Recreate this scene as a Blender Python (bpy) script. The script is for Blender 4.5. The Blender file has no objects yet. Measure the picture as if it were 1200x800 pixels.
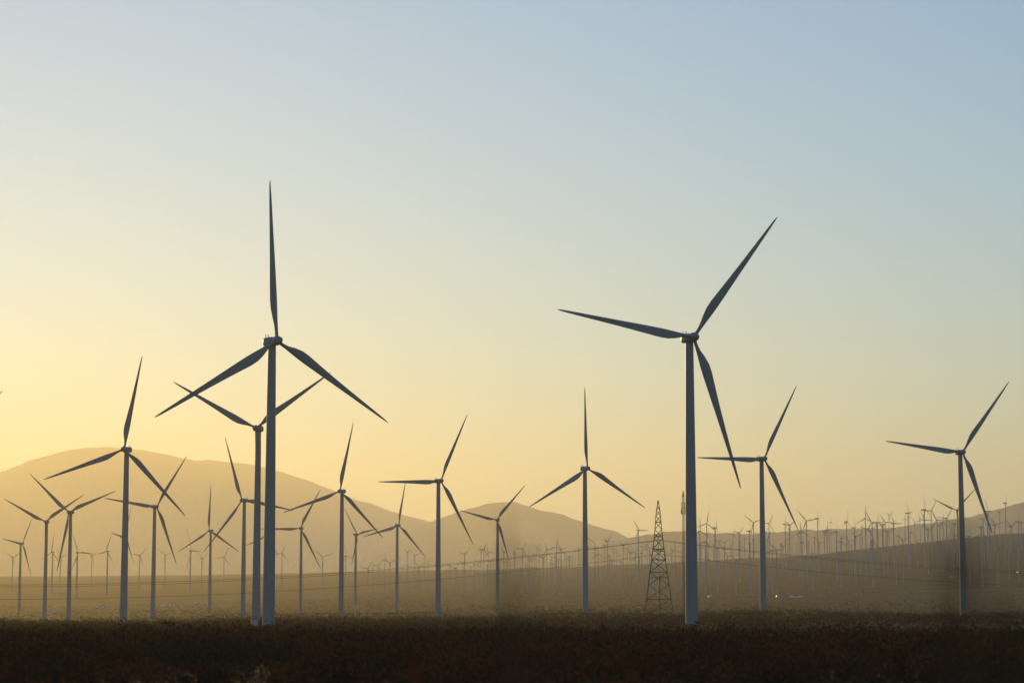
import bpy, bmesh, math, random
import numpy as np
from mathutils import Matrix, Vector, noise as mnoise

# ------------------------------------------------------------ camera, sky, sun, exposure
F = 2599.0                                   # focal length in photo pixels (photo 1200 wide)
PITCH = math.atan(300 / F)
EYE = 1.7
scene = bpy.context.scene
COL = scene.collection
cam_d = bpy.data.cameras.new('camera')
cam = bpy.data.objects.new('camera', cam_d); COL.objects.link(cam)
cam_d.sensor_width = 36; cam_d.lens = 36 * F / 1200
cam_d.clip_start = 0.1; cam_d.clip_end = 90000
cam.location = (0, 0, EYE); cam.rotation_euler = (math.pi / 2 + PITCH, 0, 0)
cam_d.dof.use_dof = True; cam_d.dof.focus_distance = 900; cam_d.dof.aperture_fstop = 1.4
scene.camera = cam

SUN_AZ = math.radians(-18.0)                 # measured from +Y, negative = left of the frame
SUN_EL = math.radians(7.2)
world = bpy.data.worlds.new('World'); scene.world = world; world.use_nodes = True
wn, wl = world.node_tree.nodes, world.node_tree.links
sky = wn.new('ShaderNodeTexSky'); sky.sky_type = 'NISHITA'; sky.sun_disc = False
sky.sun_elevation = SUN_EL; sky.sun_rotation = SUN_AZ
sky.altitude = 300; sky.air_density = 1.3; sky.dust_density = 0.05; sky.ozone_density = 4.2
bg = wn['Background']; bg.inputs['Strength'].default_value = 0.15
wl.new(sky.outputs[0], bg.inputs['Color'])
sun_d = bpy.data.lights.new('sun', 'SUN'); sun_d.energy = 2.25; sun_d.angle = math.radians(0.53)
sun_d.color = (1.0, 0.572, 0.06)
sun = bpy.data.objects.new('sun', sun_d); COL.objects.link(sun)
sdir = Vector((math.sin(SUN_AZ) * math.cos(SUN_EL), math.cos(SUN_AZ) * math.cos(SUN_EL), math.sin(SUN_EL)))
sun.rotation_euler = sdir.to_track_quat('Z', 'Y').to_euler()
sun.location = (-300, 900, 300)
scene.view_settings.view_transform = 'Standard'; scene.view_settings.look = 'None'
scene.view_settings.exposure = 0.34; scene.view_settings.gamma = 1.0
scene.render.engine = 'CYCLES'
scene.cycles.use_denoising = True
scene.cycles.volume_bounces = 1
HAZE = 0.57e-4
HAZE_COL = (1.0, 1.0, 0.95); HAZE_G = 0.55

# ------------------------------------------------------------ helpers
RNG = random.Random(7)
CP, SP = math.cos(PITCH), math.sin(PITCH)

def ray(px, py):
    """direction through a photo pixel, scaled to unit horizontal length"""
    a, b = (px - 600) / F, -(py - 400) / F
    x, y, z = a, CP - b * SP, SP + b * CP
    h = math.hypot(x, y)
    return x / h, y / h, z / h

def material(name, color, rough=0.8, metallic=0.0, vary=0.0, vscale=1.0, bump=0.0, translucent=0.0, coord='Object'):
    m = bpy.data.materials.new(name); m.use_nodes = True
    n, l = m.node_tree.nodes, m.node_tree.links
    b = n['Principled BSDF']
    b.inputs['Base Color'].default_value = (*color, 1)
    b.inputs['Roughness'].default_value = rough
    b.inputs['Metallic'].default_value = metallic
    if vary or bump:
        tc = n.new('ShaderNodeTexCoord'); ns = n.new('ShaderNodeTexNoise')
        ns.inputs['Scale'].default_value = vscale; ns.inputs['Detail'].default_value = 6
        ns.inputs['Roughness'].default_value = 0.65
        l.new(tc.outputs[coord], ns.inputs['Vector'])
        if vary:
            r = n.new('ShaderNodeValToRGB')
            r.color_ramp.elements[0].position = 0.3; r.color_ramp.elements[1].position = 0.7
            r.color_ramp.elements[0].color = (*[c * (1 - vary) for c in color], 1)
            r.color_ramp.elements[1].color = (*[min(1, c * (1 + vary)) for c in color], 1)
            l.new(ns.outputs[0], r.inputs[0]); l.new(r.outputs[0], b.inputs['Base Color'])
        if bump:
            bp = n.new('ShaderNodeBump'); bp.inputs['Strength'].default_value = bump
            l.new(ns.outputs[0], bp.inputs['Height']); l.new(bp.outputs[0], b.inputs['Normal'])
    if translucent:
        t = n.new('ShaderNodeBsdfTranslucent'); t.inputs['Color'].default_value = (*color, 1)
        mx = n.new('ShaderNodeMixShader'); mx.inputs[0].default_value = translucent
        l.new(b.outputs[0], mx.inputs[1]); l.new(t.outputs[0], mx.inputs[2])
        l.new(mx.outputs[0], n['Material Output'].inputs['Surface'])
    return m

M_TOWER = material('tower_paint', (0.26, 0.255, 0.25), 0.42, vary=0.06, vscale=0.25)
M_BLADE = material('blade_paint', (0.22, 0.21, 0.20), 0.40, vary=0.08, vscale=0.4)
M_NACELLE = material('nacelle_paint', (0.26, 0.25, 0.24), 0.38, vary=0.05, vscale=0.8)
M_OLD = material('weathered_turbine_paint', (0.40, 0.39, 0.37), 0.6, vary=0.1, vscale=0.3)
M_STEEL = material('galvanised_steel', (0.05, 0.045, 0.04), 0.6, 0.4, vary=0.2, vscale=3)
M_CONC = material('concrete', (0.33, 0.31, 0.28), 0.9, vary=0.15, vscale=1.5)
M_DARK = material('dark_rubber', (0.03, 0.03, 0.03), 0.8)
M_CABLE = material('cable', (0.04, 0.04, 0.045), 0.6)
M_WOOD = material('weathered_wood', (0.09, 0.06, 0.04), 0.9, vary=0.3, vscale=4)
M_INSUL = material('insulator_glass', (0.10, 0.09, 0.08), 0.3)
M_WHITECAR = material('white_car_paint', (0.78, 0.78, 0.78), 0.25)
M_SILVERCAR = material('silver_car_paint', (0.55, 0.56, 0.58), 0.22, 0.3)
M_GLASS = material('window_glass', (0.03, 0.035, 0.04), 0.06)
M_RIM = material('wheel_rim', (0.5, 0.5, 0.5), 0.3, 0.8)

class MB:
    """collects vertices and faces for one mesh"""
    def __init__(s): s.v, s.f = [], []
    def add(s, vs, fs):
        k = len(s.v); s.v += [tuple(v) for v in vs]; s.f += [tuple(i + k for i in f) for f in fs]; return s
    def rings(s, rings, cap=True):
        n = len(rings[0]); vs = [p for r in rings for p in r]; fs = []
        for i in range(len(rings) - 1):
            for j in range(n):
                a, b = i * n + j, i * n + (j + 1) % n
                fs.append((a, b, b + n, a + n))
        if cap:
            fs.append(tuple(range(n))[::-1]); fs.append(tuple(range((len(rings) - 1) * n, len(rings) * n)))
        return s.add(vs, fs)
    def lathe(s, prof, n=24, centre=(0, 0)):
        return s.rings([[(centre[0] + r * math.cos(2 * math.pi * j / n), centre[1] + r * math.sin(2 * math.pi * j / n), z)
                         for j in range(n)] for r, z in prof])
    def tube(s, a, b, r, n=4, r2=None):
        a, b = Vector(a), Vector(b); d = (b - a).normalized()
        u = d.orthogonal().normalized(); w = d.cross(u); r2 = r if r2 is None else r2
        R = [[p + (u * math.cos(2 * math.pi * j / n) + w * math.sin(2 * math.pi * j / n)) * q for j in range(n)]
             for p, q in ((a, r), (b, r2))]
        return s.rings(R)
    def path(s, pts, r, n=5):
        pts = [Vector(p) for p in pts]; R = []
        for i, p in enumerate(pts):
            d = (pts[min(i + 1, len(pts) - 1)] - pts[max(i - 1, 0)]).normalized()
            u = d.cross(Vector((0, 0, 1)));
            if u.length < 1e-3: u = d.orthogonal()
            u.normalize(); w = d.cross(u)
            R.append([p + (u * math.cos(2 * math.pi * j / n) + w * math.sin(2 * math.pi * j / n)) * r for j in range(n)])
        return s.rings(R)
    def box(s, c, d, bev=0.0):
        bm = bmesh.new(); bmesh.ops.create_cube(bm, size=1, matrix=Matrix.Translation(c) @ Matrix.Diagonal((*d, 1)))
        if bev: bmesh.ops.bevel(bm, geom=bm.edges[:], offset=bev, segments=3, affect='EDGES', profile=0.6)
        bm.verts.index_update()
        s.add([v.co[:] for v in bm.verts], [[v.index for v in f.verts] for f in bm.faces]); bm.free(); return s
    def build(s, name, mat, parent=None, smooth=False, loc=None):
        me = bpy.data.meshes.new(name); me.from_pydata(s.v, [], s.f); me.update()
        bm = bmesh.new(); bm.from_mesh(me); bmesh.ops.recalc_face_normals(bm, faces=bm.faces[:]); bm.to_mesh(me); bm.free()
        me.materials.append(mat)
        if smooth:
            me.polygons.foreach_set('use_smooth', [True] * len(me.polygons))
            me.set_sharp_from_angle(angle=math.radians(40))
        o = bpy.data.objects.new(name, me); COL.objects.link(o)
        if parent: o.parent = parent
        if loc: o.location = loc
        return o

def empty(name, loc=(0, 0, 0), rz=0.0):
    o = bpy.data.objects.new(name, None); o.empty_display_size = 1; COL.objects.link(o)
    o.location = loc; o.rotation_euler = (0, 0, rz); return o

def tag(o, label=None, cat=None, group=None, kind=None):
    if label: o['label'] = label
    if cat: o['category'] = cat
    if group: o['group'] = group
    if kind: o['kind'] = kind
    return o

KIDS = {}
def register(o):
    """remember a prototype's parts and sub-parts before it is copied"""
    bykid = {}
    for x in COL.objects:
        if x.parent: bykid.setdefault(x.parent.name, []).append(x)
    KIDS.update(bykid)

def copy_tree(o, parent=None):
    c = o.copy(); COL.objects.link(c)
    if parent: c.parent = parent
    kids = [copy_tree(k, c)[0] for k in KIDS.get(o.name, [])]
    return c, kids

# ------------------------------------------------------------ turbine table (fitted to the photograph): x, y, base z, yaw, blades (angle, length)
TURB = [
(1, -177.2, 1019.1, -10.67, -20.1, [(9.0, 44.0), (133.0, 45.5), (252.5, 44.0)]),
(2, -380.7, 1819.5, -16.59, -12.2, [(56.0, 39.0), (177.0, 40.0), (297.0, 42.0)]),
(3, -326.8, 1646.2, -15.53, -21.8, [(69.0, 42.0), (189.5, 44.5), (309.0, 47.0)]),
(4, -565.2, 2561.5, -16.38, 70.9, [(38.0, 40.5), (157.0, 43.0), (276.0, 43.0)]),
(5, -256.5, 1595.4, -13.43, 45.1, [(36.5, 47.0), (158.5, 44.0), (276.0, 45.5)]),
(6, -759.7, 3894.1, -4.21, 56.0, [(93.0, 41.0), (211.0, 37.5), (339.0, 36.5)]),
(7, -741.0, 4081.1, 6.35, -48.2, [(21.0, 36.0), (129.0, 33.0), (261.0, 33.0)]),
(8, -903.2, 4379.4, 6.69, -46.8, [(7.0, 40.5), (123.5, 43.0), (249.0, 37.0)]),
(9, -426.6, 2444.1, -12.21, 75.9, [(29.0, 41.0), (146.0, 35.0), (275.5, 38.0)]),
(10, -631.8, 4377.7, 13.34, 69.7, [(92.5, 45.5), (215.5, 51.0), (339.0, 51.0)]),
(11, -298.6, 2205.0, -12.52, -29.8, [(-1.5, 46.5), (119.0, 44.0), (241.5, 43.0)]),
(12, -185.9, 1543.1, -11.18, -33.6, [(100.0, 47.0), (222.5, 48.0), (337.0, 49.0)]),
(13, -105.3, 919.0, -8.62, -17.5, [(55.5, 39.5), (175.5, 43.0), (298.0, 44.0)]),
(14, -67.8, 622.6, -6.44, 40.7, [(-1.0, 46.5), (119.0, 44.0), (239.5, 47.0)]),
(15, -198.6, 2097.0, -13.42, -17.1, [(27.5, 41.5), (150.0, 44.0), (270.0, 42.0)]),
(16, -272.0, 2472.4, -10.5, -47.7, [(3.0, 33.5), (129.0, 34.0), (255.0, 37.0)]),
(17, -109.8, 1434.6, -10.06, -28.6, [(10.0, 45.5), (132.0, 46.0), (253.5, 45.5)]),
(18, -178.2, 2539.3, -2.16, 55.0, [(78.5, 39.5), (201.0, 38.0), (323.5, 37.0)]),
(19, -105.5, 2045.5, -12.27, 37.5, [(13.0, 43.0), (135.0, 41.5), (254.5, 42.5)]),
(20, -43.9, 1324.2, -9.15, 39.4, [(28.5, 47.0), (149.0, 44.0), (267.5, 46.5)]),
(21, -13.0, 2005.5, -8.73, -19.1, [(40.5, 41.0), (161.0, 36.5), (284.5, 37.0)]),
(22, 40.8, 1242.3, -6.45, 34.1, [(1.0, 46.0), (118.5, 45.0), (241.0, 46.5)]),
(23, 49.5, 614.9, -6.37, 25.4, [(39.0, 47.0), (163.0, 44.0), (277.5, 42.5)]),
(24, 130.9, 1163.2, -6.02, 31.1, [(31.5, 47.0), (152.0, 42.0), (269.0, 43.5)]),
(25, 220.5, 1090.5, -7.28, 20.1, [(39.0, 46.5), (161.0, 42.5), (276.0, 43.0)]),
(26, 638.8, 3187.2, 48.98, -45.8, [(47.0, 51.0), (171.0, 48.0), (293.5, 47.0)]),
]
LABELS = {
1: 'tall turbine left of the two biggest left towers, upper blade above the mountain crest',
2: 'mid-size left turbine, blades in a wide V, third blade along its tower',
3: 'mid-size left turbine, two raised blades in a V, third pointing down left',
4: 'small hazy turbine nearest the left edge of the picture, turned strongly sideways',
5: 'turbine just right of the tall left one, blades up right, left and down right',
6: 'small hazy turbine just right of the V-bladed one, one blade level right',
7: 'faint hazy turbine just left of the tall turbine under the mountain crest',
8: 'faintest hazy turbine standing between the two V-bladed turbines at left',
9: 'turned turbine mostly hidden behind the tall left tower, only nacelle and lower blade showing',
10: 'faint hazy turbine before the mountain, one blade level right, two toward the left',
11: 'small turbine on the hazy left plain, one blade straight up, two spread evenly down',
12: 'turbine left of the paired tall towers, one blade leaning up left, one level right',
13: 'second tallest left turbine, blades in a wide V, close behind the tallest tower',
14: 'tallest turbine left of centre, one blade straight up and two spread down',
15: 'small turbine right of the tallest left tower, one blade up right, one level left',
16: 'small hazy turbine hidden behind the two tallest left towers, only blades showing',
17: 'mid-size turbine before the mountain slope, upper blade leaning slightly right of upright',
18: 'small turbine turned sideways, dark nacelle sticking out left, near the mountain slope foot',
19: 'small turbine between mountain slope and central hill, its upper blade steep',
20: 'mid-size turbine in the centre, level left blade, one up right above the hills',
21: 'small turbine before the central hill, left blade nearly level, one up right',
22: 'mid-size turbine right of centre, one blade straight up, two spread down',
23: 'tallest turbine on the right, one long blade up right, one to the left',
24: 'mid-size turbine between the two big right ones, its left blade level',
25: 'large turbine nearest the right edge with a long blade reaching up right',
26: 'small turbine standing directly behind the tower of the rightmost large turbine',
27: 'turbine beyond the left edge with only its dark blade tip showing against the glow',
}
# one more turbine stands just outside the left edge, its blade tip inside the picture
_r = ray(-72, 727); _d = 1120.0
TURB.append((27, _r[0] * _d, _r[1] * _d, EYE + _r[2] * _d, -12.0, [(44, 44.0), (164, 44.0), (284, 44.0)]))

# ------------------------------------------------------------ ground heights
UU = np.array([-900, -300, 0, 200, 400, 600, 800, 1000, 1200, 1500, 2100.])
DD = np.array([1, 60, 150, 300, 620, 1000, 1400, 1900, 2600, 3300, 4000, 4500, 5500, 7000, 9500, 15000.])
ZZ = np.array([
 [0]*11, [-.3]*11, [-1.3]*11, [-3.6]*11, [-6.6]*11,
 [-10.5,-10.5,-10.3,-10,-9.3,-8.6,-7.4,-6.6,-6.5,-6,-6],
 [-13,-13,-13,-12,-10.5,-9.3,-8,-7,-6,-5,-4],
 [-16,-16,-16,-14,-12.3,-9.2,-6.5,-5,-2,0,2],
 [-16,-16,-16,-14,-8,-5.5,-1,2,10,16,20],
 [-11,-11,-11,-8,-1,8,16,24,48,60,66],
 [0,0,0,4,12,20,38,62,100,116,120],
 [8,8,8,13,20,30,60,103,142,160,170],
 [30,30,30,38,46,56,92,112,148,170,180],
 [60,60,60,66,80,96,110,112,140,170,180],
 [85,85,85,90,100,110,110,110,130,160,170],
 [95,95,95,100,105,110,110,110,120,130,130]], float)
NU, ND = 241, 241
_u = np.linspace(UU[0], UU[-1], NU); _ld = np.linspace(0, math.log(15000), ND)
_t = np.array([np.interp(_u, UU, r) for r in ZZ]); LD = np.log(DD)
GRID = np.array([np.interp(_ld, LD, _t[:, j]) for j in range(NU)])           # [u, logd]
for _k in range(3):
    for ax, w in ((0, 9), (1, 5)):
        pad = [(0, 0), (0, 0)]; pad[ax] = (w // 2, w // 2)
        g = np.pad(GRID, pad, mode='edge'); GRID = np.mean([np.take(g, range(i, i + GRID.shape[ax]), ax) for i in range(w)], 0)

def base_height(x, y):
    d = np.maximum(np.hypot(x, y), 1.001); az = np.arctan2(x, np.maximum(y, 0.01 * d))
    u = np.clip(600 + F / CP * np.tan(np.clip(az, -1.2, 1.2)), UU[0], UU[-1] - 1e-3)
    fu = (u - UU[0]) / (UU[-1] - UU[0]) * (NU - 1); fd = np.clip(np.log(d) / math.log(15000), 0, 0.99999) * (ND - 1)
    i, j = fu.astype(int), fd.astype(int); a, b = fu - i, fd - j
    return (GRID[i, j] * (1 - a) * (1 - b) + GRID[i + 1, j] * a * (1 - b) + GRID[i, j + 1] * (1 - a) * b + GRID[i + 1, j + 1] * a * b), u, np.log(d)

_tx = np.array([t[1] for t in TURB]); _ty = np.array([t[2] for t in TURB]); _tz = np.array([t[3] for t in TURB])
_tb, _tu, _tl = base_height(_tx, _ty); _res = _tz - _tb
_res[17] *= 0.4
def height(x, y):
    x = np.asarray(x, float); y = np.asarray(y, float); shp = x.shape; x, y = x.ravel(), y.ravel()
    z, u, l = base_height(x, y)
    num = np.zeros_like(z); den = np.full_like(z, 0.08)
    for k in range(len(_tx)):
        w = np.exp(-((u - _tu[k]) / 55) ** 2 - ((l - _tl[k]) / 0.11) ** 2); num += w * _res[k]; den += w
    z = z + num / den
    d = np.exp(l); a = np.clip(d / 3000, 0.02, 1.3)
    rel = (np.sin(x / 47 + 1.3 * np.sin(y / 91)) * np.sin(y / 73 + 0.8 * np.sin(x / 59)) * 0.5
           + np.sin(x / 210 + 2 + np.sin(y / 330)) * np.sin(y / 260 + 1) * 1.2 + np.sin(x / 13 + np.sin(y / 19) * 2) * np.sin(y / 17) * 0.15)
    far = np.clip((d - 2800) / 2500, 0, 1)
    rel2 = (np.abs(np.sin(x / 170 + 1.5 * np.sin(y / 240))) + 0.5 * np.abs(np.sin(x / 71 + y / 160 + 1.2 * np.sin(y / 120)))) * 7.0 * far * np.clip(u / 800, 0.2, 1)
    return (z + rel * a - rel2 + 4.5 * far).reshape(shp)
def h1(x, y): return float(height(np.array([x]), np.array([y]))[0])

def ground_hit(px, py, dmin=40.0, dmax=6500.0):
    """distance at which the line of sight through a photo pixel meets the ground"""
    rx, ry, rz = ray(px, py); d = np.geomspace(dmin, dmax, 1500)
    z = height(rx * d, ry * d); k = np.nonzero(z >= EYE + rz * d)[0]
    dd = float(d[k[0]]) if len(k) else dmax
    return rx * dd, ry * dd, dd

def grid_mesh(name, X, Y, Z, mat, closed=False):
    a, b = X.shape; me = bpy.data.meshes.new(name)
    V = np.stack([X, Y, Z], -1).reshape(-1, 3)
    i, j = np.meshgrid(np.arange(a if closed else a - 1), np.arange(b - 1), indexing='ij')
    i2 = (i + 1) % a
    Q = np.stack([i * b + j, i2 * b + j, i2 * b + j + 1, i * b + j + 1], -1).reshape(-1, 4)
    me.vertices.add(len(V)); me.vertices.foreach_set('co', V.ravel())
    me.loops.add(Q.size); me.loops.foreach_set('vertex_index', Q.ravel().astype(np.int32))
    me.polygons.add(len(Q)); me.polygons.foreach_set('loop_start', np.arange(0, Q.size, 4, dtype=np.int32))
    me.polygons.foreach_set('use_smooth', np.ones(len(Q), bool)) if closed or name != 'desert_scrub' else None
    me.update(calc_edges=True); me.validate(); me.materials.append(mat)
    o = bpy.data.objects.new(name, me); COL.objects.link(o); return o

# desert soil: brown earth with darker scrub-covered patches and pale washes
def ground_material():
    m = bpy.data.materials.new('desert_soil'); m.use_nodes = True
    n, l = m.node_tree.nodes, m.node_tree.links; b = n['Principled BSDF']; b.inputs['Roughness'].default_value = 0.95
    b.inputs['Specular IOR Level'].default_value = 0.1
    tc = n.new('ShaderNodeTexCoord')
    def nz(s, det=8, vec=None, ro=0.6):
        t = n.new('ShaderNodeTexNoise'); t.inputs['Scale'].default_value = s; t.inputs['Detail'].default_value = det
        t.inputs['Roughness'].default_value = ro; l.new(vec or tc.outputs['Object'], t.inputs['Vector']); return t.outputs[0]
    mp = n.new('ShaderNodeMapping'); mp.inputs['Scale'].default_value = (0.25, 1, 1); l.new(tc.outputs['Object'], mp.inputs['Vector'])
    big = nz(0.004, 6, mp.outputs[0]); mid = nz(0.06); small = nz(1.3)
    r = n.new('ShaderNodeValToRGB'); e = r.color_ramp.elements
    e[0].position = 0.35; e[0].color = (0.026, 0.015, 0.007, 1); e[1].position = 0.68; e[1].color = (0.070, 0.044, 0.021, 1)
    mix = n.new('ShaderNodeMath'); mix.operation = 'MULTIPLY_ADD'; mix.inputs[1].default_value = 0.5; l.new(big, mix.inputs[0])
    m2 = n.new('ShaderNodeMath'); m2.operation = 'MULTIPLY_ADD'; m2.inputs[1].default_value = 0.3; l.new(mid, m2.inputs[0])
    m3 = n.new('ShaderNodeMath'); m3.operation = 'MULTIPLY'; m3.inputs[1].default_value = 0.2; l.new(small, m3.inputs[0])
    l.new(m3.outputs[0], m2.inputs[2]); l.new(m2.outputs[0], mix.inputs[2]); l.new(mix.outputs[0], r.inputs[0])
    l.new(r.outputs[0], b.inputs['Base Color'])
    bp = n.new('ShaderNodeBump'); bp.inputs['Strength'].default_value = 0.6; bp.inputs['Distance'].default_value = 0.4
    l.new(mid, bp.inputs['Height']); l.new(bp.outputs[0], b.inputs['Normal'])
    return m

fr = np.linspace(-34, 34, 620); rest = np.linspace(34, 326, 90)[1:-1]
AZ = np.radians(np.concatenate([fr, rest])); RD = np.concatenate([[0.5], np.geomspace(1.5, 33000, 325)])
A, R_ = np.meshgrid(AZ, RD, indexing='ij'); X, Y = R_ * np.sin(A), R_ * np.cos(A)
Z = height(X, Y); Z[Y < 0] = Z[Y < 0] * 0 - 0.0
back = np.clip((np.abs(A) - math.radians(60)) / math.radians(40), 0, 1); back = np.where(A > math.pi, np.clip((math.radians(300) - A) / math.radians(40), 0, 1), back)
Z = np.where(back > 0, Z * (1 - back) + back * (-np.minimum(R_ / 150, 10)), Z)
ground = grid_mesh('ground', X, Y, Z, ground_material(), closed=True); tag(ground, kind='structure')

# ------------------------------------------------------------ mountains and hills
M_HILL = material('mountain_rock', (0.13, 0.095, 0.065), 0.95, vary=0.5, vscale=0.003, bump=0.8)
def hills(name, prof, D, W, seed, rough):
    px = np.array([p[0] for p in prof], float); py = np.array([p[1] for p in prof], float)
    n_u = int((px[-1] - px[0]) / 3.5); U = np.linspace(px[0], px[-1], n_u)
    yy = np.interp(U, px, py); yy = np.convolve(np.pad(yy, 3, mode='edge'), np.ones(7) / 7, 'valid')
    T = np.concatenate([np.linspace(-1, 0, 60), np.linspace(0, 1, 20)[1:]])
    Xs = np.zeros((n_u, len(T))); Ys = Xs.copy(); Zs = Xs.copy()
    for i in range(n_u):
        rx, ry, rz = ray(U[i], yy[i]); crest = EYE + rz * D
        fine = mnoise.fractal(Vector((U[i] / 40 * rough, seed, 0)), 0.9, 2.1, 5) * D * 0.0009
        for j, t in enumerate(T):
            d = D + t * W; x, y = rx * d, ry * d
            rd = abs(mnoise.fractal(Vector((x / 900 + seed, y / 1500, seed)), 0.9, 2.0, 6))
            s = (1 - abs(t)) ** 1.25 if t < 0 else (1 - t) ** 1.1
            g = 1 - min(1.0, 4 * abs(t)) * 0.8 * (1 - min(1, rd * 2.0)) * (0.6 + 0.4 * s)
            Xs[i, j], Ys[i, j] = x, y; Zs[i, j] = -40 + (crest + 40 + fine) * s * g
    o = grid_mesh(name, Xs, Ys, Zs, M_HILL); tag(o, kind='structure'); return o
hills('mountains', [(-1500, 640), (-1000, 610), (-600, 585), (-300, 575), (-100, 563), (0, 553), (30, 541), (60, 531), (90, 525), (120, 523.5), (165, 527), (200, 534),
                    (235, 539), (270, 541), (300, 545), (345, 557), (372, 567), (400, 578), (440, 592), (470, 602), (500, 610), (560, 632), (640, 665), (760, 700)], 25500, 6000, 3.1, 1.0)
hills('far_hills', [(380, 705), (430, 660), (470, 632), (500, 613), (530, 601), (560, 592), (590, 587.5), (618, 591), (640, 598), (662, 603), (690, 612), (712, 620),
                    (735, 630), (770, 648), (830, 680), (900, 705)], 20000, 4500, 8.4, 1.3)
hills('low_hills', [(560, 700), (640, 662), (700, 640), (740, 628), (770, 624), (800, 622), (860, 626), (900, 624), (940, 621), (1000, 620), (1060, 616), (1100, 611),
                    (1130, 606), (1165, 597), (1200, 588), (1260, 575), (1400, 560), (1700, 555), (2000, 570), (2300, 600)], 14700, 3800, 5.7, 1.6)

# pale dirt service road crossing the plain
_p = np.linspace(-300, 1600, 700); _d = 2750 + 120 * np.sin(_p / 260) - 0.25 * (_p - 600)
_az = np.arctan((_p - 600) * CP / F); RX = np.stack([(_d + o) * np.sin(_az) for o in (-5, 0, 5)], -1); RY = np.stack([(_d + o) * np.cos(_az) for o in (-5, 0, 5)], -1)
RZ = height(RX, RY) + 0.5
tag(grid_mesh('dirt_road', RX, RY, RZ, material('pale_dirt', (0.16, 0.12, 0.08), 0.95, vary=0.25, vscale=0.05)), kind='structure')

# ------------------------------------------------------------ haze: one closed box of even air round everything
hz = MB()
zt, zb = 1850.0, float(min(Z.min(), -40.0)) - 1.5
hz.add([(sx * 34000, sy * 34000, z) for z in (zb, zt) for sx, sy in ((-1, -1), (1, -1), (1, 1), (-1, 1))],
       [(0, 1, 2, 3), (4, 5, 6, 7), (0, 1, 5, 4), (1, 2, 6, 5), (2, 3, 7, 6), (3, 0, 4, 7)])
mh = bpy.data.materials.new('haze_air'); mh.use_nodes = True; nn = mh.node_tree.nodes; nn.clear()
ou = nn.new('ShaderNodeOutputMaterial'); pv = nn.new('ShaderNodeVolumePrincipled')
pv.inputs['Color'].default_value = (*HAZE_COL, 1); pv.inputs['Density'].default_value = HAZE; pv.inputs['Anisotropy'].default_value = HAZE_G
mh.node_tree.links.new(pv.outputs[0], ou.inputs['Volume'])
haze = hz.build('haze', mh); tag(haze, kind='stuff')

# ------------------------------------------------------------ large turbine
H = 80.0; OH = 2.4; TILT = math.radians(-4)
def blade_mesh(L=44.0):
    st = [(0.8, .95, .95, 0, 0), (2.2, .95, .95, 0, 0), (4.0, 1.25, .85, -.12, 10), (6.0, 2.05, .72, -.42, 14), (8.5, 2.75, .58, -.66, 13), (11, 2.85, .50, -.68, 11),
          (15, 2.5, .42, -.56, 8), (20, 2.05, .33, -.44, 5.5), (26, 1.6, .25, -.33, 3.5), (32, 1.22, .18, -.24, 2), (38, .85, .12, -.16, 1), (42, .55, .08, -.1, 0), (43.6, .28, .05, -.04, 0), (44, .08, .03, 0, 0)]
    R = []
    for z, c, t, off, tw in st:
        ring = []; k = min(1, max(0, (z - 2.2) / 4.5)); a = math.radians(tw)
        for j in range(16):
            th = 2 * math.pi * j / 16; cx = math.cos(th)
            yy = math.sin(th) * t * ((1 - k) + k * (0.55 + 0.45 * cx) ** 0.8 if k else 1) if k else math.sin(th) * t
            x, y = cx * c * 0.5 * (2 if k == 0 and False else 1) + off, yy * 0.5
            if k == 0: x, y = cx * c * .5 , math.sin(th) * c * .5
            ring.append((x * math.cos(a) - y * math.sin(a), x * math.sin(a) + y * math.cos(a), z))
        R.append(ring)
    return MB().rings(R)

def rotor_matrix(ang, centre, length_scale=1.0):
    return Matrix.Translation(centre) @ Matrix.Rotation(TILT, 4, 'X') @ Matrix.Rotation(math.radians(ang), 4, 'Y') @ Matrix.Diagonal((1, 1, length_scale, 1))

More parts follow.
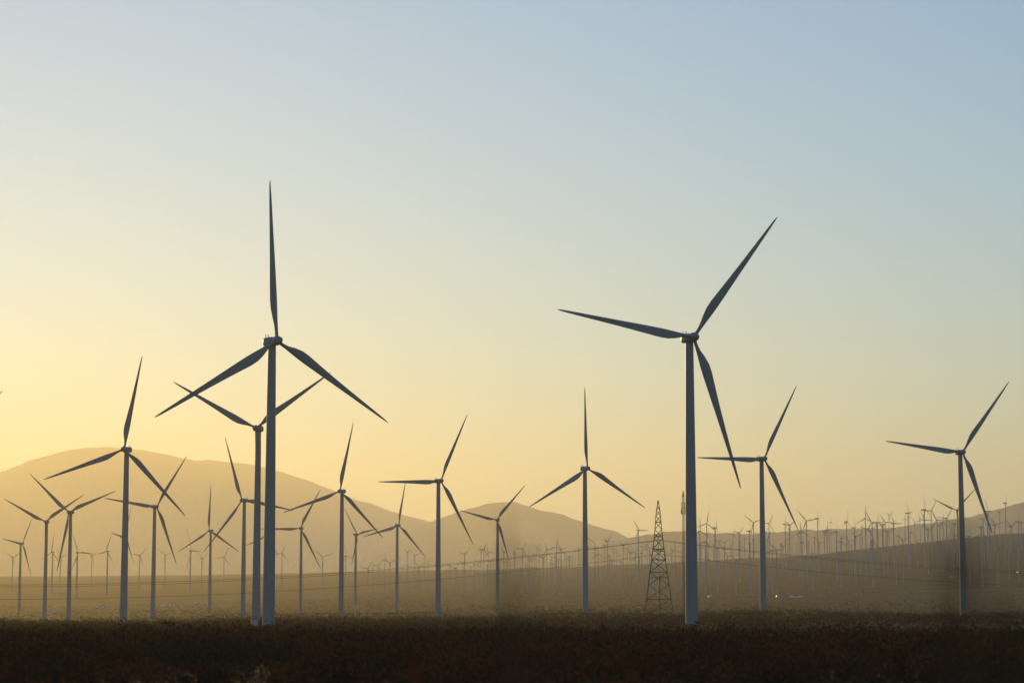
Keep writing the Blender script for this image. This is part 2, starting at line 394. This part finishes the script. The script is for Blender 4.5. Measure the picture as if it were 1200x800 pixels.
def make_turbine():
    root = empty('wind_turbine')
    tw = MB(); prof = []
    for z in (0, 0.3, 10, 20, 30, 40, 50, 60, 70, 78.8): prof.append((1.78 - (1.78 - 1.12) * z / 78, z))
    tw.lathe([(2.0, -2.5), (2.0, 0.05)] + prof[1:], 40)
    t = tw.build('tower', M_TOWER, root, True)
    MB().lathe([(3.2, -3), (3.2, 0.12), (2.9, 0.25), (2.15, 0.25)], 32).build('foundation', M_CONC, root)
    MB().box((0, -1.76, 3.0), (0.9, 0.16, 2.1), 0.04).build('door', M_NACELLE, t)
    for z in (26, 52):
        r = 1.78 - 0.66 * z / 78; MB().rings([[(q * math.cos(2 * math.pi * j / 32), q * math.sin(2 * math.pi * j / 32), zz) for j in range(32)] for q, zz in ((r - .05, z), (r + .035, z + .02), (r + .035, z + .24), (r - .05, z + .26))]).build('flange', M_TOWER, t)
    st = MB()
    for k in range(8): st.box((0.0, -4.0 + 0.27 * k, 0.25 + 0.21 * k), (0.9, 0.28, 0.05))
    for s in (-.5, .5): st.tube((s, -4.1, .2), (s, -1.9, 1.95), .03); st.tube((s, -4.1, 1.15), (s, -1.9, 2.9), .025); st.tube((s, -4.1, .2), (s, -4.1, 1.15), .025)
    st.build('stairs', M_STEEL, t)
    na = MB()
    R = []
    for y, w, h, zc in ((-1.3, .95, 1.0, 80.0), (-1.0, 1.12, 1.2, 80.0), (0.5, 1.2, 1.32, 80.0), (1.8, 1.2, 1.32, 80.0), (2.9, 1.05, 1.2, 80.05), (3.4, .85, .95, 80.1), (3.55, .65, .75, 80.1)):
        ring = []
        for j in range(24):
            th = 2 * math.pi * j / 24; c, s = math.cos(th), math.sin(th); p = 0.5
            ring.append((w * math.copysign(abs(c) ** p, c), y, zc + h * math.copysign(abs(s) ** p, s)))
        R.append(ring)
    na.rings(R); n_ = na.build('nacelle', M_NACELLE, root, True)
    wv = MB(); wv.tube((.5, 2.6, 81.1), (.5, 2.6, 82.1), .05); wv.tube((-.5, 2.6, 81.1), (-.5, 2.6, 82.1), .05); wv.tube((-.5, 2.6, 81.8), (.5, 2.6, 81.8), .04)
    wv.box((.5, 2.7, 82.1), (.05, .5, .2)); wv.lathe([(.12, 82.05), (.12, 82.2)], 8, (-.5, 2.6)); wv.build('wind_vane', M_STEEL, n_)
    c = Vector((0, -OH, 80.0))
    hb = MB().rings([[(r * math.cos(2 * math.pi * j / 28), y, r * math.sin(2 * math.pi * j / 28)) for j in range(28)]
                     for y, r in ((1.15, 1.1), (0.9, 1.25), (0, 1.35), (-.8, 1.25), (-1.5, .95), (-2.0, .62), (-2.2, .15))]).build('hub', M_NACELLE, root, True)
    hb.matrix_local = Matrix.Translation(c) @ Matrix.Rotation(TILT, 4, 'X')
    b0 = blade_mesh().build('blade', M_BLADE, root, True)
    for k in range(2):
        b = b0.copy(); COL.objects.link(b); b.parent = root
    return root

proto = make_turbine(); register(proto)
for i, (k, x, y, z, yaw, blades) in enumerate(TURB):
    if i == 0: r, kids = proto, KIDS[proto.name]
    else: r, kids = copy_tree(proto)
    zg = min(z, h1(x, y) + 0.6) if k != 18 else h1(x, y)
    r.location = (x, y, z if abs(z - h1(x, y)) < 2.5 else h1(x, y)); r.rotation_euler = (0, 0, math.radians(yaw))
    tag(r, LABELS[k], 'wind turbine', 'large wind turbines')
    bl = [c for c in kids if c.name.startswith('blade')]
    for c, (a, L) in zip(bl, blades): c.matrix_local = rotor_matrix(a, Vector((0, -OH, 80.0)), L / 44.0)

# small transformer cabinet at the foot of the tallest left turbine
tx, ty = TURB[13][1] - 3.6, TURB[13][2] - 3.0; tz = h1(tx, ty)
tb = empty('transformer_box', (tx, ty, tz), 0.2); tag(tb, 'small pale transformer box left of the foot of the tallest left turbine', 'transformer box')
MB().box((0, 0, .05), (2.2, 1.9, .5), .03).build('plinth', M_CONC, tb)
bx_ = MB().box((0, 0, 1.25), (1.8, 1.5, 1.9), .05).build('cabinet', M_OLD, tb)
for sx in (-.45, .45): MB().box((sx, -.77, 1.25), (.84, .05, 1.7), .01).build('door', M_OLD, tb)
MB().box((0, 0, 2.25), (2.0, 1.7, .1), .02).build('lid', M_OLD, tb)

# ------------------------------------------------------------ smaller turbines in rows on the plain and the right slope
def make_small(hh=70.0, L=20.0, lattice=False):
    root = empty('wind_turbine')
    tw = MB()
    if not lattice:
        tw.lathe([(1.3, -6), (1.2, 0), (1.15, 3), (0.75, hh - 1)], 12); tw.build('tower', M_OLD, root, True)
    else:
        for sx, sy in ((-1, -1), (1, -1), (1, 1), (-1, 1)): tw.tube((sx * 2.6, sy * 2.6, -6), (sx * .6, sy * .6, hh - 1), .22, 4)
        zs = np.linspace(0, hh - 2, 12)
        for a, b in zip(zs[:-1], zs[1:]):
            wa, wb = 2.6 - 2 * a / hh, 2.6 - 2 * b / hh
            for p, q in (((-1, -1), (1, -1)), ((1, -1), (1, 1)), ((1, 1), (-1, 1)), ((-1, 1), (-1, -1))):
                tw.tube((p[0] * wa, p[1] * wa, a), (q[0] * wb, q[1] * wb, b), .1, 3); tw.tube((q[0] * wa, q[1] * wa, a), (p[0] * wb, p[1] * wb, b), .1, 3)
        tw.build('tower', M_OLD, root)
    MB().box((0, 1.6, hh), (2.0, 6.4, 2.2), 0.4).build('nacelle', M_OLD, root)
    MB().rings([[(r * math.cos(2 * math.pi * j / 12), y - 2.4, hh + r * math.sin(2 * math.pi * j / 12)) for j in range(12)] for y, r in ((.9, .9), (0, 1.1), (-.9, .8), (-1.4, .2))]).build('hub', M_OLD, root, True)
    k = L / 44.0
    def bl():
        R = []
        for z, c in ((0.6, 1.0), (2.5 * k * 2, 1.1), (9 * k, 1.9), (20 * k, 1.45), (34 * k, .95), (43 * k, .5), (44 * k, .12)):
            R.append([(math.cos(2 * math.pi * j / 8) * c / 2, math.sin(2 * math.pi * j / 8) * max(.14, c * .16), z) for j in range(8)])
        return MB().rings(R)
    b0 = bl().build('blade', M_OLD, root, True)
    for _ in range(2):
        b = b0.copy(); COL.objects.link(b); b.parent = root
    return root, Vector((0, -2.4, hh))
small = []
for hh, L, la in ((70.0, 21.0, False), (62.0, 25.0, False), (56.0, 16.0, True)):
    r, c = make_small(hh, L, la); small.append([r, c, hh, False])
register(None)

def place_small(kind, x, y, z, yaw, ang, label, group, sc=1.0, hub_h=None):
    p = small[kind]
    if not p[3]: p[3] = True; r, kids = p[0], KIDS[p[0].name]
    else: r, kids = copy_tree(p[0])
    r.location = (x, y, z); r.rotation_euler = (0, 0, yaw)
    tag(r, label, 'wind turbine', group)
    hub_h = hub_h or p[2] * sc; up = hub_h - p[2] * sc; n = 0
    for c in kids:
        if c.name.startswith('tower'): c.scale = (sc, sc, hub_h / p[2])
        elif c.name.startswith('blade'): c.matrix_local = Matrix.Translation((0, 0, up)) @ Matrix.Scale(sc, 4) @ rotor_matrix(ang + 120 * n, p[1]); n += 1
        else: c.scale = (sc, sc, sc); c.location = (0, 0, up)
    return r

def by_hub(px, hub_py, d):
    """ground point at distance d and the height whose hub lies on this line of sight"""
    rx, ry, rz = ray(px, hub_py); z = h1(rx * d, ry * d)
    return rx * d, ry * d, z, min(115.0, max(42.0, EYE + rz * d - z))

SKY = [  # px, hub py, yaw deg, blade angle, kind ; small turbines that stand out against the sky or the hills
 (748, 621, 30, 330, 0), (820, 622, 20, 0, 1), (828, 613, 10, 10, 1), (838, 618, 60, 20, 2), (866, 624, 30, 40, 2), (878, 622, 70, 0, 0), (883, 612, -20, 310, 1), (901, 613, 25, 30, 1),
 (920, 614, 80, 0, 0), (925, 615, 30, 60, 2), (938, 622, 10, 0, 2), (945, 610, -15, 320, 1), (958, 607, 85, 30, 0), (969, 621, 40, 0, 0), (980, 623, 80, 10, 0),
 (992, 611, 60, 15, 1), (1001, 618, 80, 0, 0), (1014, 607, 10, 3, 1), (1020, 622, 30, 50, 0), (1022, 612, -30, 330, 1), (1028, 612, 50, 0, 2), (1034, 614, 85, 0, 0), (1038, 612, -20, 325, 1),
 (1047, 613, 40, 90, 0), (1064, 601, 65, 80, 1), (1083, 597, 60, 350, 1), (1091, 598, 20, 30, 1), (1083, 609, 30, 90, 0), (1098, 609, -40, 90, 1), (1109, 607, 20, 35, 1), (1118, 613, 70, 0, 0),
 (1157, 599, 60, 85, 1), (1178, 589, 70, 20, 1), (1193, 611, 80, 0, 0), (1185, 640, 40, 60, 0), (688, 630, 20, 0, 0), (652, 640, 0, 10, 0), (712, 634, 50, 40, 1), (1150, 628, 75, 20, 0), (1166, 634, 30, 75, 0)]
ORD = ['first', 'second', 'third', 'fourth', 'fifth', 'sixth', 'seventh', 'eighth', 'ninth', 'tenth', 'eleventh', 'twelfth', 'thirteenth', 'fourteenth', 'fifteenth', 'sixteenth', 'seventeenth', 'eighteenth', 'nineteenth', 'twentieth']
REFS = [(600, 'the central hill'), (686, 'the lone mid-size upright-bladed turbine'), (811, 'the tallest right turbine'), (893, 'the level-bladed turbine'),
        (1129, 'the rightmost large turbine')]
SKY.sort(); cnt = {}; used = []
back = [q[0] for q in SKY if 1030 < q[0] < 1129][::-1]
for px, py, yw, an, kd in SKY:
    ref = [r for r in REFS if r[0] <= px][-1][1]
    if px in back: where = f'{ORD[back.index(px)]} small skyline turbine left of the rightmost large turbine'; back[back.index(px)] = -1
    else: n = cnt.get(ref, 0); cnt[ref] = n + 1; where = f'{ORD[n]} small skyline turbine right of {ref}'
    d = RNG.uniform(3300, 3900); x, y, z, hh = by_hub(px, py, d); used.append((px, d))
    pose = 'edge-on' if yw >= 60 else 'face-on' if abs(yw) <= 20 else 'half sideways'
    place_small(kd, x, y, z, math.radians(yw), an, where + ', ' + pose, 'small turbines along the skyline', RNG.uniform(0.75, 0.95), hh)

regs = [(430, 560, 22, 3300, 4700), (560, 690, 46, 3000, 4800), (690, 765, 30, 2900, 4700), (765, 890, 40, 2700, 4600), (890, 1120, 50, 2700, 4300), (1135, 1230, 16, 2600, 3800)]
ORD += ['twenty-first', 'twenty-second', 'twenty-third', 'twenty-fourth', 'twenty-fifth', 'twenty-sixth', 'twenty-seventh', 'twenty-eighth', 'twenty-ninth', 'thirtieth']
ROWREF = [(399, 'the mid-size turbine on the mountain slope'), (465, 'the small steep-bladed turbine'), (513, 'the centre turbine'), (583, 'the small turbine before the central hill'),
          (686, 'the mid-size upright-bladed turbine'), (772, 'the lattice pylon'), (811, 'the tallest right turbine'), (893, 'the level-bladed right turbine'), (1129, 'the rightmost large turbine')]
rows = []
for a, b, n, d0, d1 in regs:
    for k in range(n):
        for _try in range(40):
            px = a + (b - a) * (k + RNG.random()) / n; row = RNG.randrange(7); d = d0 + (d1 - d0) * row / 6 + RNG.uniform(-60, 60) + (px - a) * 0.6
            if all(abs(px - q) > 1.6 or abs(d - e) > 500 for q, e in used): break
        used.append((px, d)); rows.append((px, d, 'near' if row < 2 else 'middle' if row < 5 else 'far'))
cnt = {}
for px, d, rw in sorted(rows):
    ref = [r[1] for r in ROWREF if r[0] <= px][-1]; n = cnt.get((ref, rw), 0); cnt[(ref, rw)] = n + 1
    rx, ry, _ = ray(px, 690); x, y = rx * d, ry * d
    place_small(RNG.choice((0, 0, 1, 2)), x, y, h1(x, y), math.radians(RNG.uniform(-20, 80)), RNG.uniform(0, 120),
                f'{ORD[n]} tiny turbine right of {ref}, in the {rw} rows', f'tiny turbines in the rows right of {ref}', RNG.uniform(0.42, 0.66), RNG.uniform(36, 66))
for px, d, where in ((14, 4700, 'at the very left edge'), (70, 4300, 'between the two V-bladed turbines'), (107, 4900, 'between the V-bladed turbine and the tall left tower'), (163, 4500, 'just right of the tall left tower'),
                     (193, 4700, 'right of the second tower at left'), (236, 4600, 'left of the small upright-bladed turbine'), (262, 4800, 'right of the small upright-bladed turbine'), (330, 4500, 'just right of the tallest left tower'),
                     (378, 4300, 'left of the mid-size turbine on the mountain slope'), (405, 4600, 'just right of the mid-size turbine on the mountain slope')):
    rx, ry, _ = ray(px, 690); x, y = rx * d, ry * d
    place_small(RNG.choice((0, 1)), x, y, h1(x, y), math.radians(RNG.uniform(-20, 80)), RNG.uniform(0, 120), 'faint tiny turbine ' + where, 'faint turbines on the hazy left plain')

# ------------------------------------------------------------ lattice pylon, mast, pole and wires
def make_pylon(hh=63.0, w=8.0):
    root = empty('lattice_pylon')
    body = MB()
    lev = [(-4, w + .5), (0, w), (8, w * .86), (16, w * .72), (23, w * .6), (30, w * .485), (36, w * .39), (42, w * .3), (47, w * .235), (51, w * .19), (54.5, w * .16), (57.5, w * .12), (60, w * .07), (hh, .15)]
    cs = ((-1, -1), (1, -1), (1, 1), (-1, 1))
    for (z0, w0), (z1, w1) in zip(lev[:-1], lev[1:]):
        for i, (sx, sy) in enumerate(cs):
            body.tube((sx * w0, sy * w0, z0), (sx * w1, sy * w1, z1), .30, 4)
            if z0 < 0: continue
            tx, ty = cs[(i + 1) % 4]
            body.tube((sx * w0, sy * w0, z0), (tx * w1, ty * w1, z1), .16, 3); body.tube((tx * w0, ty * w0, z0), (sx * w1, sy * w1, z1), .16, 3)
            if z1 in (8, 23, 30, 36, 51): body.tube((sx * w1, sy * w1, z1), (tx * w1, ty * w1, z1), .26, 4)
    body.build('lattice_frame', M_STEEL, root)
    for z, hw in ((43.0, 5.6), (35.0, 6.4)):
        c = MB(); 
        for s in (-1, 1):
            wz = np.interp(z, [l[0] for l in lev], [l[1] for l in lev])
            for sy in (-1, 1):
                c.tube((s * wz, sy * wz, z + 1.4), (s * hw, 0, z), .12, 3); c.tube((s * wz, sy * wz, z - .2), (s * hw, 0, z), .12, 3)
        a = c.build('cross_arm', M_STEEL, root)
        for s in (-1, 1):
            MB().lathe([(.05, z), (.05, z - .3)] + [(r, z - .3 - .16 * q - e) for q in range(9) for r, e in ((.06, 0), (.2, .03), (.2, .08), (.06, .11))] + [(.05, z - 2)], 8, (s * hw, 0)).build('insulator', M_INSUL, a)
    return root
def at(px, d):
    rx, ry, _ = ray(px, 690); return rx * d, ry * d
x, y = at(772, 1250); pz = h1(x, y); py_ = make_pylon(); register(None)
# the line runs from the far left, past this pylon, to the far right
py_.location = (x, y, pz); py_.rotation_euler = (0, 0, math.radians(90 - 4)); 
tag(py_, 'dark pointed lattice pylon left of the tallest right tower', 'pylon', 'pylons of the power line')
P = Vector((x, y, pz))
ends = []
for px, dd, lb in ((-772, 1250, 'lattice pylon far beyond the left edge carrying the sagging wires'), (2080, 1250, 'lattice pylon far beyond the right edge carrying the sagging wires')):
    az = math.atan((px - 600) / (F / CP)); yy_ = dd if px < 0 else dd * 1.0
    q = Vector((math.tan(az) * yy_, yy_, 0)); q.z = pz
    r, kids = copy_tree(py_); r.location = (q.x, q.y, h1(q.x, q.y)); r.scale = (1, 1, 1)
    tag(r, lb, 'pylon', 'pylons of the power line'); ends.append((q, r))
def wire(a, b, sag, r, label):
    n = 60; pts = []
    for i in range(n + 1):
        t = i / n; p = a.lerp(b, t); p.z -= 4 * sag * t * (1 - t); pts.append(p)
    tag(MB().path(pts, r, 5).build('power_line', M_CABLE, None, True), label, 'cable', 'power line wires')
for side, (q, r) in zip(('left', 'right'), ends):
    for nm, hgt, off in (('upper front', 41.0, -5.6), ('upper rear', 41.0, 5.6), ('lower', 33.0, -6.4)):
        e = Vector((q.x, q.y, pz + hgt)); s = P + Vector((0, off, hgt))
        e.y += off
        sag = {'left': 25.0, 'right': 20.0}[side]
        wire(s, e, sag + (1.0 if nm == 'upper rear' else 0), .09, f'{nm} sagging wire running {"left" if side == "left" else "right"} from the pointed lattice pylon')

# slender communications mast behind the tallest right tower
x, y = at(801.6, 1350); mz = h1(x, y)
ms = empty('communications_mast', (x, y, mz)); tag(ms, 'slender mast with equipment cage, peeking out just left of the tallest right tower', 'mast')
m = MB(); w = 0.75
for k in range(40):
    z0, z1 = k * 1.75, (k + 1) * 1.75
    tri = [(w * math.cos(a), w * math.sin(a)) for a in (0.5, 2.594, 4.689)]
    for i in range(3):
        p, q = tri[i], tri[(i + 1) % 3]
        m.tube((*p, z0 - (3 if k == 0 else 0)), (*p, z1), .14, 4); m.tube((*p, z0), (*q, z1), .07, 3); m.tube((*p, z1), (*q, z1), .07, 3)
m.build('lattice_shaft', M_STEEL, ms)
m = MB()
for k, z in enumerate((59.5, 63, 66.5)):
    for i in range(8):
        a, b = 2 * math.pi * i / 8, 2 * math.pi * (i + 1) / 8
        m.tube((1.25 * math.cos(a), 1.25 * math.sin(a), z), (1.25 * math.cos(b), 1.25 * math.sin(b), z), .1, 4)
        if k < 2: m.tube((1.25 * math.cos(a), 1.25 * math.sin(a), z), (1.25 * math.cos(a), 1.25 * math.sin(a), z + 3.5), .08, 4)
m.build('equipment_cage', M_STEEL, ms)
for a in (.4, 2.5, 4.6): MB().box((1.5 * math.cos(a), 1.5 * math.sin(a), 61.2), (.5, .5, 2.6), .08).build('antenna_panel', M_OLD, ms)
MB().lathe([(.7, 70), (.1, 74)], 8).build('mast_tip', M_STEEL, ms)
# utility pole before the pylon
x, y = at(773.2, 930); uz = h1(x, y)
up = empty('utility_pole', (x, y, uz)); tag(up, 'dark wooden pole with a level crossarm, in front of the lattice pylon', 'utility pole')
MB().lathe([(.26, -1.5), (.22, 6), (.17, 18.6)], 10).build('pole', M_WOOD, up, True)
ca = MB().box((0, -.2, 17.6), (7.4, .2, .26), .02).build('cross_arm', M_WOOD, up)
for xx in (-3.4, -1.8, 1.8, 3.4): MB().lathe([(.05, 17.72), (.12, 17.8), (.08, 17.9), (.12, 17.98), (.03, 18.1)], 8, (xx, -.2)).build('insulator', M_INSUL, ca)
MB().tube((-1.7, -.2, 17.5), (0, -.2, 16.0), .06).tube((1.7, -.2, 17.5), (0, -.2, 16.0), .06).build('brace', M_WOOD, up)

# ------------------------------------------------------------ parked vehicles glinting on the plain
def make_car(van, mat):
    root = empty('parked_van' if van else 'parked_car')
    if van: prof = [(-2.6, .35), (-2.65, .9), (-2.6, 2.25), (-2.4, 2.4), (1.1, 2.4), (1.5, 2.2), (2.1, 1.35), (2.65, 1.15), (2.75, .7), (2.7, .35)]; hw = .98
    else: prof = [(-2.2, .32), (-2.25, .75), (-2.15, 1.0), (-1.75, 1.08), (-1.2, 1.42), (.2, 1.46), (.95, 1.02), (1.9, .9), (2.2, .7), (2.22, .32)]; hw = .88
    R = []
    for yy_, f in ((-hw, .93), (-hw * .94, 1), (hw * .94, 1), (hw, .93)): R.append([(px_ * (1 if f == 1 else .985), yy_, .35 + (pz_ - .35) * f) for px_, pz_ in prof])
    b = MB().rings(R).build('body', mat, root, True)
    g = MB()
    for s in (-1, 1):
        if van: pts = [(.2, 1.35), (.2, 2.15), (1.2, 2.15), (1.85, 1.4)]
        else: pts = [(-1.45, 1.0), (-1.1, 1.33), (.15, 1.36), (.75, 1.0)]
        k = [(p, s * (hw + .012), q) for p, q in pts] + [(p, s * (hw - .05), q) for p, q in pts]; g.add(k, [(0, 1, 2, 3), (4, 5, 6, 7), (0, 1, 5, 4), (1, 2, 6, 5), (2, 3, 7, 6), (3, 0, 4, 7)])
    if van: ws = [(1.47, 2.24), (2.1, 1.4)]
    else: ws = [(.26, 1.46), (.93, 1.06)]
    (a0, b0_), (a1, b1_) = ws
    k = [(a0 + e, s * hw * .82, b0_ + e) for e in (-.04, .04) for s in (-1, 1)] + [(a1 + e, s * hw * .82, b1_ + e) for e in (-.04, .04) for s in (1, -1)]
    g.add(k, [(0, 1, 4, 5), (2, 3, 6, 7), (0, 1, 3, 2), (4, 5, 7, 6), (0, 2, 7, 5), (1, 3, 6, 4)])
    g.build('window', M_GLASS, b)
    for sx in (-1.45, 1.5):
        for s in (-1, 1):
            wh = MB().rings([[(r * math.cos(2 * math.pi * j / 18), s * (hw - .02) + yy_, r * math.sin(2 * math.pi * j / 18)) for j in range(18)] for yy_, r in ((-.1, .28), (-.1, .34), (.1, .34), (.1, .22))]).build('wheel', M_DARK, root)
            wh.location = (sx, 0, .34)
            MB().rings([[(r * math.cos(2 * math.pi * j / 12), s * (hw - .02) + s * .11 + e, r * math.sin(2 * math.pi * j / 12)) for j in range(12)] for e, r in ((-.03, .2), (.01, .2))]).build('rim', M_RIM, wh)
    return root
cars = [[make_car(True, M_WHITECAR), False], [make_car(False, M_SILVERCAR), False], [make_car(False, M_WHITECAR), False]]; register(None)
spots = [(57, 716), (61, 716), (63.5, 717), (110, 713), (113, 712), (117, 713), (120, 712.5), (136, 713), (172, 710), (175, 711), (184, 710), (188, 710.5), (191, 710), (195, 709.5), (199, 710), (203, 710), (206, 709.5),
         (217, 709), (220, 708), (224, 708.5), (228, 707.5), (231, 708), (235, 708), (238, 707.5), (242, 708), (827, 699), (831, 700), (833, 698.5), (911, 700), (914, 699.5), (929, 700), (933, 699), (936, 700), (940, 699), (1115, 677), (1117, 676), (1193, 671)]
carn = {}
for i, (px, py) in enumerate(spots):
    x, y, d = ground_hit(px, py, 1500, 3600)
    k = (0, 1, 0, 2)[i % 4]; c = cars[k]
    if not c[1]: c[1] = True; r = c[0]
    else: r, _k = copy_tree(c[0])
    r.location = (x, y, h1(x, y) + 0.02); r.rotation_euler = (0, 0, RNG.choice((0.1, 1.2, 1.6, 2.9, 3.2)) + RNG.uniform(-.2, .2))
    wh = ('beside the V-bladed turbines at the left edge' if px < 80 else 'left of the tall left turbine tower' if px < 150 else 'in the bright row right of the tall left turbine tower' if px < 300
          else 'just right of the tallest right tower' if px < 900 else 'right of the level-bladed turbine' if px < 1000 else 'by the rightmost large turbine')
    nc = carn.get(wh, 0); carn[wh] = nc + 1
    tag(r, f'{ORD[nc]} tiny glinting {"white van" if k == 0 else "silver car" if k == 1 else "white car"}, {wh}', 'van' if k == 0 else 'car', 'vehicles glinting on the plain ' + wh)

# ------------------------------------------------------------ desert scrub, one mass nobody could count
def leaf_mass(name, C, rad, hgt, nleaf, size, mats, seed):
    rs = np.random.RandomState(seed); idx = np.repeat(np.arange(len(C)), nleaf); n = len(idx)
    th = rs.uniform(0, 2 * np.pi, n); ph = rs.uniform(0, 1, n) ** 0.7; rr = np.sqrt(rs.uniform(0.05, 1, n))
    wob = 1 + 0.3 * np.sin(3 * th + idx * 1.7)
    p = C[idx] + np.stack([rad[idx] * rr * wob * np.cos(th), rad[idx] * rr * wob * np.sin(th), hgt[idx] * ph * (1 - 0.55 * rr ** 2)], -1)
    a = rs.normal(size=(n, 3)); a[:, 2] = np.abs(a[:, 2]) + 0.6; a /= np.linalg.norm(a, axis=1)[:, None]
    b = np.cross(a, rs.normal(size=(n, 3))); b /= np.linalg.norm(b, axis=1)[:, None]
    s = size[idx][:, None] * rs.uniform(0.6, 1.5, (n, 1)); a = a * s * 1.6; b = b * s * 0.45
    V = np.stack([p - b * .3, p + a * .5 - b, p + a, p + a * .5 + b], 1).reshape(-1, 3)
    me = bpy.data.meshes.new(name); Q = np.arange(n * 4, dtype=np.int32)
    me.vertices.add(n * 4); me.vertices.foreach_set('co', V.ravel()); me.loops.add(n * 4); me.loops.foreach_set('vertex_index', Q)
    me.polygons.add(n); me.polygons.foreach_set('loop_start', Q[::4].copy())
    for m_ in mats: me.materials.append(m_)
    bi = rs.randint(0, len(mats), len(C)); me.polygons.foreach_set('material_index', bi[idx].astype(np.int32))
    me.update(calc_edges=True); o = bpy.data.objects.new(name, me); COL.objects.link(o); return o
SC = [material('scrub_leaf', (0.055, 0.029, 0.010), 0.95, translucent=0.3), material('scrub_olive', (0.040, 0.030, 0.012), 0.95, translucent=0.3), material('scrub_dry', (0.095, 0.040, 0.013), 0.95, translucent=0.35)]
rs = np.random.RandomState(5); Cs, Rs, Hs, Ns, Ss = [], [], [], [], []
for d0, d1, n, nl, hs, ls in ((9, 30, 60, 500, .45, .035), (30, 75, 620, 260, .62, .055), (35, 170, 300, 520, .62, .06), (75, 200, 2800, 80, .75, .1), (200, 600, 8500, 28, .95, .19), (600, 1400, 11000, 12, 1.1, .3), (640, 1150, 5200, 20, 1.9, .38), (1400, 3200, 12000, 7, 1.4, .5)):
    d = np.sqrt(rs.uniform(d0 ** 2, d1 ** 2, n)); az = rs.uniform(-0.36, 0.36, n); x, y = d * np.sin(az), d * np.cos(az)
    q = d0 * 0.35 + 4; msk = np.sin(x / q + 2 * np.sin(y / q / 2.3)) * np.sin(y / q / 1.7 + np.sin(x / q / 1.9)) + rs.uniform(-.9, .9, n) > -0.35
    d, x, y = d[msk], x[msk], y[msk]; n = len(d); h = height(x, y)
    Cs.append(np.stack([x, y, h - 0.05], -1)); hh = hs * rs.lognormal(0, .42, n).clip(.3, 2.1); Hs.append(hh); Rs.append(hh * rs.uniform(.6, 1.4, n)); Ns.append(np.full(n, nl)); Ss.append(np.full(n, ls))
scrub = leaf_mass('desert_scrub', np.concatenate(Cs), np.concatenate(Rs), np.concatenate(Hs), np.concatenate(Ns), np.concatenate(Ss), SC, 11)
tag(scrub, 'dark brown desert scrub covering the ground', 'scrub', kind='stuff')

# ------------------------------------------------------------ tall dry weeds close to the lens, out of focus
M_WEED = material('dry_weed_stem', (0.12, 0.065, 0.03), 0.9, translucent=0.3)
def weed(px, d, top_py, n, spread, label, seed):
    rx, ry, _ = ray(px, 690); x, y = rx * d, ry * d; z0 = h1(x, y); rz = ray(px, top_py)[2]; top = EYE + rz * d - z0
    rg = random.Random(seed); root = empty('dry_weed', (x, y, z0)); tag(root, label, 'weed', 'blurred dry weeds near the lens')
    for k in range(n):
        a = rg.uniform(0, 6.28); b = spread * rg.uniform(.1, 1); hh = top * rg.uniform(.78, 1.0)
        pts = [(b * .1 * math.cos(a), b * .1 * math.sin(a), -.05)]
        for q in range(1, 8):
            t = q / 7; pts.append((b * t ** 1.6 * math.cos(a) + rg.uniform(-.006, .006), b * t ** 1.6 * math.sin(a), hh * t))
        st = MB().path(pts, .0022, 4).build('stem', M_WEED, root)
        p0, p1 = Vector(pts[-1]), Vector(pts[-4]); l = MB()
        for _ in range(36):
            p = p0.lerp(p1, rg.random() * 1.1); v = Vector((rg.gauss(0, 1), rg.gauss(0, 1), rg.uniform(.2, 1.4))).normalized() * rg.uniform(.012, .03)
            w_ = v.cross(Vector((rg.gauss(0, 1), rg.gauss(0, 1), 0))).normalized() * .004
            l.add([p - w_, p + v * .5 - w_ * 1.5, p + v, p + v * .5 + w_ * 1.5], [(0, 1, 2, 3)])
        l.build('leaves', M_WEED, st)
weed(586, 4.2, 608, 4, .035, 'blurred dry weed tuft just below the central hill', 1)
weed(628, 4.4, 628, 18, .10, 'wide blurred dry weed tuft right of the narrow one below the central hill', 2)
weed(1143, 4.0, 588, 14, .055, 'blurred dry weed tuft just right of the rightmost large tower', 3)
weed(1106, 4.6, 572, 5, .03, 'thin blurred weed tuft just left of the rightmost large tower', 4)
weed(1190, 4.0, 640, 14, .06, 'blurred reddish weed tuft at the right edge', 5)
